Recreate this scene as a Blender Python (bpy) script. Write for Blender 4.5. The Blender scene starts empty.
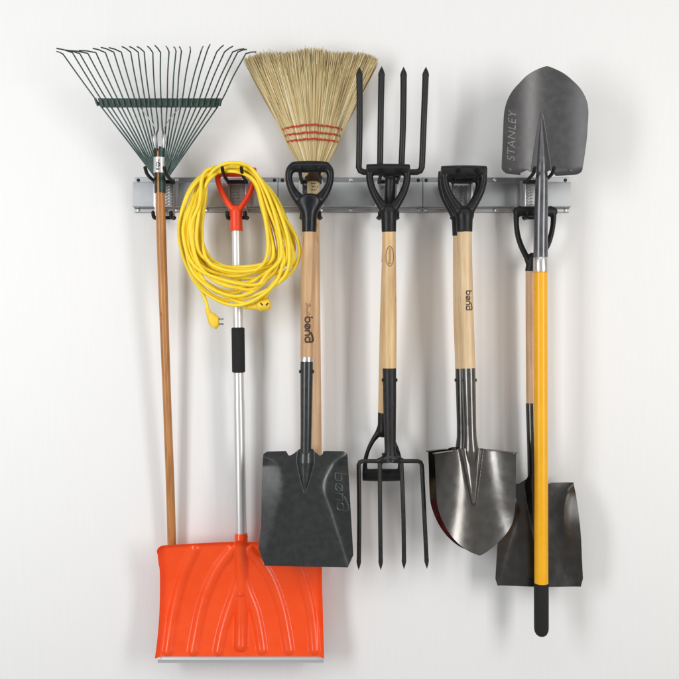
import bpy, bmesh, math, random
from mathutils import Vector, Matrix, noise
random.seed(7)
sc = bpy.context.scene
COL = sc.collection
S0 = 0.0025          # metres per photo pixel on the wall
DC = 2.1             # camera distance from the wall
C0 = 339.5

# ------------------------------------------------------------------ placing
def P(px, py, d):
    k = S0*(DC-d)/DC
    return Vector(((px-C0)*k, -d, (C0-py)*k))

class Plane:
    """the (leaning) plane a tool hangs in: depth from the wall varies linearly with height"""
    def __init__(s, y0, d0, y1=None, d1=None):
        s.y0, s.d0 = y0, d0
        s.y1, s.d1 = (y1, d1) if y1 is not None else (y0+1, d0)
    def d(s, py):
        t = (py-s.y0)/(s.y1-s.y0)
        return s.d0+(s.d1-s.d0)*t
    def s(s, py):
        return S0*(DC-s.d(py))/DC
    def __call__(s, px, py, rel=0.0):
        v = P(px, py, s.d(py)); v.y -= rel
        return v

# ------------------------------------------------------------------ objects
def tag(o, label=None, cat=None, group=None, kind=None):
    if label: o['label'] = label
    if cat: o['category'] = cat
    if group: o['group'] = group
    if kind: o['kind'] = kind
    return o

def thing(name, loc, label, cat, group=None):
    o = bpy.data.objects.new(name, None); COL.objects.link(o)
    o.location = loc; o.empty_display_size = .05
    return tag(o, label, cat, group)

def root_of(o):
    p = Vector((0, 0, 0))
    while o is not None:
        p = p+o.location; o = o.parent
    return p

def part(name, bm, m, parent=None, smooth=True, ang=40, label=None):
    me = bpy.data.meshes.new(name)
    off = root_of(parent)
    for v in bm.verts: v.co -= off
    bmesh.ops.recalc_face_normals(bm, faces=bm.faces)
    bm.to_mesh(me); bm.free()
    if smooth:
        me.polygons.foreach_set('use_smooth', [True]*len(me.polygons))
        me.set_sharp_from_angle(angle=math.radians(ang))
    me.materials.append(m)
    o = bpy.data.objects.new(name, me); COL.objects.link(o)
    if parent: o.parent = parent
    if label: o['label'] = label
    return o

def fuse(o, vox=.0014, it=14):
    m = o.modifiers.new('fuse', 'REMESH'); m.mode = 'VOXEL'; m.voxel_size = vox; m.use_smooth_shade = True
    s = o.modifiers.new('soften', 'SMOOTH'); s.factor = .5; s.iterations = it
    return o

# ------------------------------------------------------------------ shapes
def tube(bm, pts, rad, n=16, cap=True, ref=None, closed=False, phase=0.0, round_end=False):
    """sweep; rad: number, (ra, rb) or list of them. ra along side axis, rb along ref axis"""
    pts = [Vector(p) for p in pts]; N = len(pts)
    if not isinstance(rad, list): rad = [rad]*N
    rad = [r if isinstance(r, tuple) else (r, r) for r in rad]
    if round_end:
        def ext(p, q, r):
            d = (p-q).normalized(); m = min(r)
            return [(p+d*m*math.sin(a), (r[0]*math.cos(a), r[1]*math.cos(a))) for a in (0.5, 1.0, 1.35)]
        h = ext(pts[0], pts[1], rad[0]); t = ext(pts[-1], pts[-2], rad[-1])
        pts = [a for a, _ in reversed(h)]+pts+[a for a, _ in t]
        rad = [b for _, b in reversed(h)]+rad+[b for _, b in t]
        N = len(pts)
    rings = []; prevB = None
    for i in range(N):
        a = pts[(i-1) % N] if (closed or i > 0) else pts[i]
        b = pts[(i+1) % N] if (closed or i < N-1) else pts[i]
        T = (b-a)
        if T.length < 1e-9: T = Vector((0, 0, 1))
        T.normalize()
        if ref is not None: R = Vector(ref)
        elif prevB is not None: R = prevB
        else: R = Vector((0, 1, 0)) if abs(T.y) < .9 else Vector((1, 0, 0))
        A = T.cross(R)
        if A.length < 1e-6: A = T.orthogonal()
        A.normalize(); B = A.cross(T).normalized(); prevB = B
        rings.append([bm.verts.new(pts[i]+A*rad[i][0]*math.cos(phase+2*math.pi*j/n)+B*rad[i][1]*math.sin(phase+2*math.pi*j/n)) for j in range(n)])
    M = N if closed else N-1
    for i in range(M):
        r0, r1 = rings[i], rings[(i+1) % N]
        for j in range(n):
            bm.faces.new((r0[j], r0[(j+1) % n], r1[(j+1) % n], r1[j]))
    if cap and not closed:
        bm.faces.new(rings[0]); bm.faces.new(list(reversed(rings[-1])))
    return bm

def box(bm, lo, hi, bev=0.0):
    lo, hi = Vector(lo), Vector(hi)
    r = bmesh.ops.create_cube(bm, size=1.0)
    c = (lo+hi)/2; d = hi-lo
    vs = r['verts']
    for v in vs: v.co = Vector((c.x+v.co.x*d.x, c.y+v.co.y*d.y, c.z+v.co.z*d.z))
    if bev:
        es = list({e for v in vs for e in v.link_edges})
        bmesh.ops.bevel(bm, geom=es, offset=bev, segments=2, affect='EDGES', profile=.6)
    return bm

def catmull(pts, n=10, closed=False):
    pts = [Vector(p) for p in pts]; N = len(pts); out = []
    for i in range(N if closed else N-1):
        if closed: p0, p1, p2, p3 = pts[(i-1) % N], pts[i], pts[(i+1) % N], pts[(i+2) % N]
        else: p0, p1, p2, p3 = pts[max(i-1, 0)], pts[i], pts[i+1], pts[min(i+2, N-1)]
        for k in range(n):
            t = k/n
            out.append(.5*((2*p1)+(p2-p0)*t+(2*p0-5*p1+4*p2-p3)*t*t+(3*p1-p0-3*p2+p3)*t**3))
    if not closed: out.append(pts[-1].copy())
    return out

def lerp_tab(tab, y):
    if y <= tab[0][0]: return tab[0][1]
    for (a, b), (c, d) in zip(tab, tab[1:]):
        if y <= c: return b+(d-b)*(y-a)/(c-a)
    return tab[-1][1]

def smooth_tab(tab, n=8):
    """(y, x) table -> Catmull smoothed table"""
    p = catmull([Vector((a, b, 0)) for a, b in tab], n)
    return [(q.x, q.y) for q in p]

def sheet(bm, f, us, vs, thick):
    """closed solid from a surface f(u,v) -> point, thickened away from the viewer"""
    F = [[bm.verts.new(f(u, v)) for u in us] for v in vs]
    B = [[bm.verts.new(q.co+Vector((0, thick, 0))) for q in row] for row in F]
    nu, nv = len(us), len(vs)
    for i in range(nv-1):
        for j in range(nu-1):
            bm.faces.new((F[i][j], F[i][j+1], F[i+1][j+1], F[i+1][j]))
            bm.faces.new((B[i][j], B[i+1][j], B[i+1][j+1], B[i][j+1]))
    for i in range(nv-1):
        bm.faces.new((F[i][0], F[i+1][0], B[i+1][0], B[i][0]))
        bm.faces.new((F[i][-1], B[i][-1], B[i+1][-1], F[i+1][-1]))
    for j in range(nu-1):
        bm.faces.new((F[0][j], B[0][j], B[0][j+1], F[0][j+1]))
        bm.faces.new((F[-1][j], F[-1][j+1], B[-1][j+1], B[-1][j]))
    return bm

def ribbon(bm, path, w, f, h=0.0):
    """flat stroke of width w along a 2D path, mapped by f(s,t) -> point"""
    N = len(path); L = []; R = []
    for i, (x, y) in enumerate(path):
        a = path[max(i-1, 0)]; b = path[min(i+1, N-1)]
        tx, ty = b[0]-a[0], b[1]-a[1]; l = math.hypot(tx, ty) or 1
        nx, ny = -ty/l*w/2, tx/l*w/2
        L.append(bm.verts.new(f(x+nx, y+ny))); R.append(bm.verts.new(f(x-nx, y-ny)))
    for i in range(N-1):
        bm.faces.new((L[i], R[i], R[i+1], L[i+1]))

def arc(cx, cy, rx, ry, a0, a1, n=14, e=1.0):
    o = []
    for i in range(n+1):
        a = math.radians(a0+(a1-a0)*i/n); c, s = math.cos(a), math.sin(a)
        o.append((cx+rx*math.copysign(abs(c)**e, c), cy+ry*math.copysign(abs(s)**e, s)))
    return o

def bond_strokes():
    out = []
    out.append([(.12, 1.45), (.12, .8), (.12, .1)])
    out.append(arc(.55, .5, .43, .4, 0, 360, 20, .6))
    out.append(arc(1.75, .5, .43, .42, 0, 360, 20, .75))
    out.append([(1.45, .1), (1.75, .5), (2.08, .9)])
    out.append([(2.5, 0), (2.5, .5), (2.5, .93)])
    out.append([(2.5, .85)]+arc(2.95, .5, .38, .38, 90, 0, 6, .7)+[(3.33, 0)])
    out.append(arc(4.1, .5, .43, .4, 0, 360, 20, .6))
    out.append([(4.53, .08), (4.53, 1.1), (4.5, 1.38), (4.25, 1.5), (3.8, 1.46), (3.3, 1.32), (2.8, 1.12)])
    return out

# ------------------------------------------------------------------ materials
def mat(name, col, rough=.5, metal=0.0, spec=.5, coat=0.0, crough=.1):
    m = bpy.data.materials.new(name); m.use_nodes = True
    b = m.node_tree.nodes['Principled BSDF']
    b.inputs['Base Color'].default_value = (*col, 1)
    b.inputs['Roughness'].default_value = rough
    b.inputs['Metallic'].default_value = metal
    b.inputs['Specular IOR Level'].default_value = spec
    b.inputs['Coat Weight'].default_value = coat
    b.inputs['Coat Roughness'].default_value = crough
    return m

def nodes(m): return m.node_tree.nodes, m.node_tree.links, m.node_tree.nodes['Principled BSDF']

def coords(m, scale=(1, 1, 1), kind='Object'):
    n, l, b = nodes(m)
    tc = n.new('ShaderNodeTexCoord'); mp = n.new('ShaderNodeMapping')
    mp.inputs['Scale'].default_value = scale
    l.new(tc.outputs[kind], mp.inputs['Vector']); return mp

def noise_tex(m, mp, sc_, det=4, rough=.6, dist=0.0):
    n, l, b = nodes(m)
    t = n.new('ShaderNodeTexNoise'); t.inputs['Scale'].default_value = sc_
    t.inputs['Detail'].default_value = det; t.inputs['Roughness'].default_value = rough
    t.inputs['Distortion'].default_value = dist
    l.new(mp.outputs[0], t.inputs['Vector']); return t

def ramp(m, src, stops):
    n, l, b = nodes(m)
    r = n.new('ShaderNodeValToRGB'); e = r.color_ramp.elements
    while len(e) < len(stops): e.new(.5)
    for q, (p, c) in zip(e, stops):
        q.position = p; q.color = (*c, 1) if len(c) == 3 else c
    l.new(src, r.inputs['Fac']); return r

def vary_rough(m, src, lo, hi, a=.35, b_=.65):
    n, l, b = nodes(m)
    r = n.new('ShaderNodeMapRange')
    r.inputs[1].default_value = a; r.inputs[2].default_value = b_
    r.inputs[3].default_value = lo; r.inputs[4].default_value = hi
    l.new(src, r.inputs[0]); l.new(r.outputs[0], b.inputs['Roughness'])

def bump(m, src, strength, dist=.001):
    n, l, b = nodes(m)
    u = n.new('ShaderNodeBump'); u.inputs['Strength'].default_value = strength
    u.inputs['Distance'].default_value = dist
    l.new(src, u.inputs['Height']); l.new(u.outputs[0], b.inputs['Normal'])

def wood(name, c0, c1, c2, rough=.42, seed=0.0):
    m = mat(name, c1, rough, spec=.4)
    n, l, b = nodes(m)
    mp = coords(m, (1, 1, .045)); mp.inputs['Location'].default_value = (seed, seed*.7, seed*.3)
    t = noise_tex(m, mp, 150, 5, .65, .6)
    r = ramp(m, t.outputs['Fac'], [(.30, c0), (.5, c1), (.70, c2)])
    mp2 = coords(m, (1, 1, .25)); mp2.inputs['Location'].default_value = (seed*2, 0, seed)
    t2 = noise_tex(m, mp2, 38, 3, .5)
    r2 = ramp(m, t2.outputs['Fac'], [(.3, (.8, .76, .72)), (.62, (1, 1, 1))])
    mx = n.new('ShaderNodeMix'); mx.data_type = 'RGBA'; mx.blend_type = 'MULTIPLY'
    mx.inputs['Factor'].default_value = .7
    l.new(r.outputs[0], mx.inputs['A']); l.new(r2.outputs[0], mx.inputs['B'])
    mp3 = coords(m, (1, 1, .35)); mp3.inputs['Location'].default_value = (seed*3, seed, 0)
    t3 = noise_tex(m, mp3, 55, 2, .5)
    r3 = ramp(m, t3.outputs['Fac'], [(.70, (1, 1, 1)), (.78, (.50, .36, .24))])
    mx2 = n.new('ShaderNodeMix'); mx2.data_type = 'RGBA'; mx2.blend_type = 'MULTIPLY'; mx2.inputs['Factor'].default_value = .8
    l.new(mx.outputs['Result'], mx2.inputs['A']); l.new(r3.outputs[0], mx2.inputs['B'])
    l.new(mx2.outputs['Result'], b.inputs['Base Color'])
    bump(m, t.outputs['Fac'], .12, .0004)
    return m

def metal(name, c0, c1, met, r0, r1, scale=30, coat=0.0, bmp=0.0, stretch=(1, 1, 1), spec=.5, wave=0.0):
    m = mat(name, c0, r0, met, coat=coat, spec=spec)
    n, l, b = nodes(m)
    mp = coords(m, stretch)
    t = noise_tex(m, mp, scale, 3, .5)
    r = ramp(m, t.outputs['Fac'], [(.35, c0), (.68, c1)])
    l.new(r.outputs[0], b.inputs['Base Color'])
    vary_rough(m, t.outputs['Fac'], r0, r1)
    if wave:
        t3 = noise_tex(m, mp, 26, 2, .45, .3); bump(m, t3.outputs['Fac'], wave, .004)
    if bmp:
        t2 = noise_tex(m, mp, scale*14, 2, .5); bump(m, t2.outputs['Fac'], bmp, .0005)
    return m

M = {}
# wall: white paint over a faint vertical grain
m = mat('wall_paint', (.86, .855, .85), .55, spec=.3)
n_, l_, b_ = nodes(m)
mp = coords(m, (1, 1, .05)); t = noise_tex(m, mp, 160, 4, .6)
r = ramp(m, t.outputs['Fac'], [(.35, (.852, .847, .841)), (.65, (.866, .861, .854))])
l_.new(r.outputs[0], b_.inputs['Base Color']); bump(m, t.outputs['Fac'], .045, .0008)
M['wall'] = m
M['rail'] = metal('silver_rail_paint', (.40, .41, .42), (.41, .42, .43), .9, .355, .375, 60, bmp=.015)
M['bracket'] = metal('bracket_steel', (.42, .42, .43), (.5, .5, .5), .8, .32, .42, 50)
M['screw'] = metal('screw_zinc', (.6, .6, .6), (.7, .7, .7), .9, .3, .35, 50)
M['hole'] = mat('dark_screw', (.015, .015, .015), .6)
M['rubber'] = metal('black_rubber', (.006, .006, .0065), (.012, .012, .012), 0, .45, .6, 80, spec=.32)
M['plastic'] = metal('black_plastic', (.0065, .0065, .0075), (.011, .011, .012), 0, .36, .5, 60, spec=.32)
M['plastic_blue'] = metal('blue_black_plastic', (.007, .008, .011), (.012, .013, .017), 0, .26, .4, 60, spec=.32)
M['iron'] = metal('black_painted_iron', (.006, .006, .0065), (.015, .015, .0155), .1, .4, .55, 120, bmp=.1)
M['iron_grey'] = metal('worn_black_iron', (.012, .012, .0125), (.028, .028, .028), .2, .4, .6, 120, bmp=.12)
M['green'] = metal('green_enamel', (.012, .034, .027), (.02, .05, .04), 0, .3, .42, 90)
M['tine'] = metal('dark_green_spring_steel', (.03, .056, .049), (.05, .085, .076), .35, .3, .42, 90)
M['orange'] = metal('orange_plastic', (.93, .076, .007), (.95, .088, .009), 0, .20, .30, 25, wave=.06)
M['orange_grip'] = metal('orange_grip_plastic', (.85, .055, .008), (.88, .062, .01), 0, .34, .45, 25)
M['alu'] = metal('brushed_aluminium', (.74, .74, .74), (.80, .80, .80), .8, .38, .46, 40, stretch=(1, 1, .05))
M['strip'] = metal('rolled_aluminium', (.62, .64, .66), (.68, .70, .72), .75, .38, .42, 20, stretch=(.1, 1, 1))
M['foam'] = metal('black_foam', (.007, .007, .007), (.012, .012, .012), 0, .75, .9, 200, bmp=.4)
M['cord'] = metal('yellow_vinyl', (.94, .69, .03), (.96, .74, .04), 0, .34, .46, 30)
M['socket'] = metal('yellow_moulded_vinyl', (.90, .60, .04), (.92, .63, .05), 0, .4, .5, 30)
M['brass'] = metal('nickel_pin', (.4, .38, .34), (.5, .48, .44), .9, .3, .4, 60)
M['grey_paint'] = metal('dark_grey_paint', (.052, .055, .055), (.062, .066, .066), .65, .25, .33, 70, wave=.08)
M['steel'] = metal('lacquered_dark_steel', (.135, .128, .120), (.165, .157, .148), .85, .21, .27, 40, coat=.35, wave=.11)
M['steel_dark'] = metal('lacquered_black_steel', (.058, .056, .054), (.075, .072, .070), .8, .22, .27, 40, coat=.3, wave=.10)
M['hammer'] = metal('hammered_grey_paint', (.085, .083, .085), (.10, .098, .099), .4, .34, .40, 60, bmp=.06)
M['gun'] = metal('gunmetal_socket', (.13, .13, .14), (.17, .17, .18), .75, .26, .34, 40)
M['band'] = metal('silver_band', (.6, .59, .57), (.7, .69, .67), .9, .28, .36, 50)
M['fibre'] = metal('yellow_fibreglass', (.90, .43, .006), (.94, .47, .008), 0, .26, .36, 30)
M['ink'] = mat('brown_burnt_ink', (.06, .028, .016), .6)
M['ink_light'] = mat('faded_brown_ink', (.25, .13, .06), .6)
M['red_label'] = metal('red_label', (.05, .004, .006), (.15, .010, .014), 0, .35, .5, 90)
M['emboss'] = metal('highlight_toned_embossing', (.34, .34, .34), (.44, .44, .44), .8, .28, .36, 200)  # lighter grey paints in the highlight on the raised letters
M['emboss_dark'] = metal('raised_dark_paint', (.075, .08, .08), (.11, .115, .115), .4, .26, .34, 60)
M['thread'] = mat('red_thread', (.50, .03, .022), .7)
M['wrap'] = metal('dark_wire_wrap', (.03, .018, .01), (.14, .07, .025), .3, .4, .6, 300)
M['paper'] = metal('cream_paper_label', (.55, .44, .24), (.66, .55, .33), 0, .6, .7, 200)
M['silver_label'] = metal('silver_foil_label', (.62, .61, .58), (.72, .71, .69), .4, .35, .45, 60)
M['wood_flat'] = wood('ash_wood', (.46, .25, .12), (.60, .37, .19), (.68, .45, .25), seed=1.3)
M['wood_fork'] = wood('pale_ash_wood', (.62, .39, .17), (.72, .49, .25), (.78, .57, .32), seed=4.1)
M['wood_round'] = wood('cream_ash_wood', (.62, .42, .22), (.72, .53, .31), (.78, .60, .38), seed=7.7)
M['wood_broom'] = wood('pinkish_broom_wood', (.58, .34, .18), (.66, .43, .25), (.72, .50, .31), seed=2.9)
M['wood_rake'] = wood('varnished_brown_wood', (.36, .14, .042), (.50, .22, .068), (.56, .28, .10), rough=.3, seed=5.5)
M['wood_square'] = wood('tan_shovel_wood', (.50, .31, .17), (.60, .40, .24), (.66, .47, .30), seed=9.2)
# straw: every strand its own tone
m = mat('broom_straw', (.6, .45, .2), .6, spec=.3)
n_, l_, b_ = nodes(m)
g = n_.new('ShaderNodeNewGeometry')
r = ramp(m, g.outputs['Random Per Island'], [(0, (.17, .10, .035)), (.16, (.36, .25, .095)), (.45, (.62, .48, .25)), (.75, (.76, .64, .39)), (.90, (.48, .44, .20)), (1, (.84, .75, .53))])
l_.new(r.outputs[0], b_.inputs['Base Color'])
M['straw'] = m
M['straw_core'] = metal('straw_core', (.28, .18, .07), (.5, .36, .16), 0, .7, .8, 120, stretch=(1, 1, .06))

# ------------------------------------------------------------------ the setting
bm = bmesh.new(); box(bm, (-5, 0, -2.2), (5, .12, 2.8))
tag(part('wall', bm, M['wall'], smooth=False), kind='structure', label='plain white painted wall behind the tools')

# ------------------------------------------------------------------ the rail
rail = thing('tool_rail', (.03, 0, .318), 'long silver steel wall rail in three sections carrying six black hooks', 'tool rail')
ZT, ZFT, ZFB, ZB = .404, .3895, .3285, .3175
prof = [(0.0005, ZT), (.003, ZT+.0005), (.0045, ZT-.0005), (.0045, ZFT+.003), (.006, ZFT+.0012), (.0195, ZFT), (.0215, ZFT-.001), (.022, ZFT-.003),
        (.022, ZFB+.003), (.0215, ZFB+.001), (.0195, ZFB), (.006, ZFB-.0012), (.0045, ZFB-.003), (.0045, ZB+.0005), (.003, ZB-.0005), (0.0005, ZB)]
for x0, x1 in ((-.511, -.1532), (-.1516, .2056), (.2072, .5725)):
    bm = bmesh.new()
    a = [bm.verts.new((x0, -d, z)) for d, z in prof]; b = [bm.verts.new((x1, -d, z)) for d, z in prof]
    n = len(prof)
    for i in range(n): bm.faces.new((a[i], a[(i+1) % n], b[(i+1) % n], b[i]))
    bm.faces.new(a); bm.faces.new(b)
    s = part('rail_section', bm, M['rail'], rail, ang=25)
    for k, x in enumerate((x0+.009, x0+.105, x0+.18, x0+.27, x1-.009)):
        for z in (ZT-.0065, ZB+.005):
            dark = (k in (0, 4)) and z > .36
            bm = bmesh.new(); r = .0042
            tube(bm, [(x, -.004, z), (x, -.0058, z), (x, -.0068, z)], [r, r, r*.55], 14)
            part('screw', bm, M['hole'] if dark else M['screw'], s)

# ------------------------------------------------------------------ hooks
def make_hook(x, label):
    h = thing('tool_hook', (x, -.022, .305), label, 'hook', 'black double hooks on the wall rail')
    bm = bmesh.new()
    box(bm, (x-.030, -.0255, .3275), (x+.030, -.0225, .392), .0006)            # back plate
    for s in (-1, 1):                                                          # folded flanges
        box(bm, (x+s*.0215-.0022, -.042, .297), (x+s*.0215+.0022, -.0258, .390), .0008)
    for c in (-.0115, 0, .0115):                                               # pressed louvres
        for k in range(7):
            z = .334+k*.0075
            tube(bm, [(x+c-.0042, -.0258, z-.0014), (x+c, -.0268, z), (x+c+.0042, -.0258, z+.0014)], .0011, 6)
    part('bracket', bm, M['bracket'], h, ang=30)
    bm = bmesh.new(); z0 = .3862
    tube(bm, [(x-.026, -.044, z0), (x+.026, -.044, z0)], (.0048, .0048), 14)
    part('crossbar', bm, M['rubber'], h)
    for s in (-1, 1):
        bm = bmesh.new()
        path = catmull([(x+s*.0222, -.040, z0+.0005), (x+s*.0222, -.07, z0-.0004), (x+s*.0222, -.105, z0), (x+s*.0222, -.134, z0+.0035), (x+s*.0222, -.150, z0+.0125)], 6)
        tube(bm, path, .0042, 14, ref=(1, 0, 0), round_end=True)
        part('prong', bm, M['rubber'], h)
    bm = bmesh.new()
    tube(bm, [(x-.0245, -.040, .2985), (x+.0245, -.040, .2985)], .0042, 12, round_end=True)
    part('lower_crossbar', bm, M['rubber'], h)
    for s in (-1, 1):
        bm = bmesh.new()
        path = catmull([(x+s*.0215, -.034, .2975), (x+s*.0215, -.056, .2965), (x+s*.0215, -.067, .300), (x+s*.0215, -.070, .307)], 5)
        tube(bm, path, .0046, 12, ref=(1, 0, 0), round_end=True)
        part('peg', bm, M['rubber'], h)
    return h

def copy_tree(o, loc, label=None, parent=None):
    c = o.copy(); COL.objects.link(c)
    if parent: c.parent = parent
    else: c.location = loc
    if label: c['label'] = label
    for ch in list(o.children): copy_tree(ch, None, None, c)
    return c

HX = (-.429, -.25, -.07, .1188, .2994, .476)
hl = ['black double hook holding the green leaf rake at the left rail end',
      'black double hook carrying the yellow extension cord and orange grip',
      'black double hook behind the rounded grip of the flat grey shovel',
      'black double hook holding the two pitchforks',
      'black double hook holding the pair of nested round point shovels',
      'black double hook under the upturned shovel blade at the right rail end']
hook = make_hook(HX[0], hl[0])
for x, lb in zip(HX[1:], hl[1:]):
    copy_tree(hook, (x, -.022, .305), lb)

# ------------------------------------------------------------------ grips
def d_grip(T, bar, arm, neck, cx, parent, m, arm_d=.011, bar_d=.013, flat=True, vox=.0014, name='grip', sgn=1):
    """bar (x0,x1,y0,y1) px; arm [(px,py,halfwidth)] left side; neck [(py, halfwidth)] ; cx(py)"""
    bm = bmesh.new()
    x0, x1, y0, y1 = bar; yc = (y0+y1)/2; s = T.s(yc); h = (y1-y0)/2*s
    pts = []; rad = []
    for k in range(13):
        t = k/12; x = x0+(x1-x0)*t; e = abs(2*t-1)
        f = 1-.10*e**2
        if not flat: f *= 1
        pts.append(T(x, yc)); rad.append((h*f, bar_d*(1-.12*e**2)))
    tube(bm, pts, rad, 20, ref=(0, 1, 0), round_end=not flat)
    for side in (-1, 1):
        pp = []; rr = []
        for px, py, hw in arm:
            c = cx(py); x = px if side < 0 else 2*c-px
            pp.append(T(x, py)); rr.append(hw*T.s(py))
        q = catmull(pp, 6); R = []
        for i in range(len(q)):
            a = i/6; j = min(int(a), len(rr)-2); f = a-j
            R.append((rr[j]*(1-f)+rr[j+1]*f, arm_d))
        tube(bm, q, R, 14, ref=(0, 1, 0), round_end=True)
    pp = [T(cx(py), py) for py, hw in neck]
    rr = [(hw*T.s(py), min(hw*T.s(py), .0195)) for py, hw in neck]
    tube(bm, pp, rr, 24, ref=(0, 1, 0))
    return fuse(part(name, bm, m, parent), vox)

def rod(T, prof, cx, m, parent, name, n=24, round_end=False, steps=1, rel=None):
    """round bar along the tool axis; prof [(py, halfwidth px)]"""
    bm = bmesh.new(); P_ = []; R_ = []
    if name == 'handle' and 'wood' in m.name:      # no kinks in the wooden shafts
        c0 = cx; p0 = prof; y0, y1 = prof[0][0], prof[-1][0]
        cx = lambda y: sum(c0(max(y0, min(y1, y+k*9)))+0*k for k in range(-4, 5))/9 if y0+36 < y < y1-36 else c0(y)
        prof = [(y0+(y1-y0)*i/30, sum(lerp_tab(p0, y0+(y1-y0)*i/30+k*7) for k in range(-3, 4))/7) for i in range(31)]
    tab = prof
    if steps > 1:
        ys = [tab[0][0]+(tab[-1][0]-tab[0][0])*i/steps for i in range(steps+1)]
        tab = [(y, lerp_tab(prof, y)) for y in ys]
    for py, hw in tab:
        P_.append(T(cx(py), py, rel(py) if rel else 0)); R_.append(hw*T.s(py))
    tube(bm, P_, R_, n, ref=(0, 1, 0), round_end=round_end)
    return part(name, bm, m, parent)

def lin(y0, x0, y1, x1):
    return lambda y: x0+(x1-x0)*(y-y0)/(y1-y0)

def rivets(T, cx, py, hw, m, parent):
    for s in (-1, 1):
        bm = bmesh.new(); k = T.s(py)
        c = T(cx(py), py)
        tube(bm, [c+Vector((s*(hw*k-.001), -.002, 0)), c+Vector((s*(hw*k+.0022), -.002, 0)), c+Vector((s*(hw*k+.0032), -.002, 0))], [.0042, .0042, .0022], 12)
        part('rivet', bm, m, parent)

def handle_mark(T, cx, hw, strokes, y0, x0, u, w, m, parent, name):
    """strokes run down the handle (text turned a quarter clockwise), wrapped on its round front"""
    bm = bmesh.new()
    def f(s, t):
        px = x0+t*u; py = y0+s*u
        k = T.s(py); r = hw*k; dx = (px-cx(py))*k
        return T(px, py, math.sqrt(max(r*r-dx*dx, 1e-8))+.00035)
    for st in strokes: ribbon(bm, st, w, f)
    o = part(name, bm, m, parent, smooth=False)
    return o

# ------------------------------------------------------------------ leaf rake
T = Plane(60, .100, 545, .030)
cx = lambda y: lerp_tab([(150, 159.4), (192, 160), (300, 163.4), (400, 167), (500, 170.8), (545, 171.8), (590, 173)], y)
rake = thing('leaf_rake', T(173, 590), 'green fan leaf rake with brown wooden handle hanging tines up at the left end', 'rake')
rod(T, [(150, 3.9), (192, 4.6), (230, 4.9), (300, 4.6), (400, 4.1), (590, 4.4)], cx, M['wood_rake'], rake, 'handle', steps=40)
# slotted green collar: an open tube round the handle
bm = bmesh.new()
def collar(y0, y1, r_, a0, a1):
    n = 28; rows = []
    for py in (y0, y1):
        k = T.s(py); c = T(cx(py), py)
        for rr in (r_, r_-.0012):
            rows.append([bm.verts.new(c+Vector((rr*math.cos(a0+(a1-a0)*i/n), -rr*math.sin(a0+(a1-a0)*i/n), 0))) for i in range(n+1)])
    o0, i0, o1, i1 = rows
    for i in range(n):
        bm.faces.new((o0[i], o0[i+1], o1[i+1], o1[i])); bm.faces.new((i0[i], i1[i], i1[i+1], i0[i+1]))
        bm.faces.new((o0[i], i0[i], i0[i+1], o0[i+1])); bm.faces.new((o1[i], o1[i+1], i1[i+1], i1[i]))
    for i in (0, n): bm.faces.new((o0[i], o1[i], i1[i], i0[i]))
g0 = math.radians(120)
collar(147.5, 193, .0136, g0, g0+math.radians(325))
part('collar', bm, M['green'], rake, ang=30)
bm = bmesh.new()
collar(158, 173.5, .0149, math.radians(-40), math.radians(220))
lab = part('foil_label', bm, M['silver_label'], rake, ang=30)
bm = bmesh.new()
def f(s, t):
    py = 160.5+s; px = 159.6+t; k = T.s(py); dx = (px-cx(py))*k
    return T(px, py, math.sqrt(.0149**2-dx*dx)+.0004)
for st in ([(0, .5), (1, 1), (2, 0)], arc(5, -.3, 2.2, 1.8, 0, 360, 16), [(3.6, .6), (5, -.6), (6.2, .3)], [(8.2, -2.2), (9.5, -1.2), (8.5, .2), (9.8, 1)], [(9.8, -2), (10.4, .8)]):
    ribbon(bm, st, .8, f)
part('printed_emblem', bm, M['hole'], lab, smooth=False)
# tines: (x at spreader bar, bend, tip)
tines = [(99.5, (63.3, 54), (56.6, 51.5)), (104.6, (72.8, 52.5), (56.6, 48.4)), (109.7, (80.2, 53.5), (65, 50)), (115.9, (88.3, 53.3), (69, 50.5)),
         (120.6, (96.4, 52.5), (79, 50.6)), (126, (106, 52.5), (93, 48.4)), (131.7, (114.4, 52), (101, 47.4)), (137, (122, 52), (109, 47.7)),
         (141.6, (131.4, 52), (122, 46.6)), (146.5, (139, 52), (129.5, 46.6)), (151, (145, 51.8), (137, 46.6)), (156.6, (153.7, 52.5), (147.5, 46.3)),
         (162, (161.5, 52.5), (155, 45.6)), (168, (170, 51.8), (166, 46.3)), (173, (177, 51), (174, 47)), (177.5, (182.4, 51), (179.5, 47)),
         (182.4, (191.5, 51), (190, 47)), (188, (202.2, 51), (203, 46.6)), (193, (208.4, 50.5), (210, 44.6)), (198.6, (218, 51.8), (223.3, 45.4)),
         (203.8, (225.8, 51.8), (232.8, 46.3)), (209.6, (234, 51.8), (244, 48.8)), (214.8, (239, 52), (246.5, 49.4)), (220.7, (247.2, 53.5), (256, 52))]
NT = len(tines)
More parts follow.
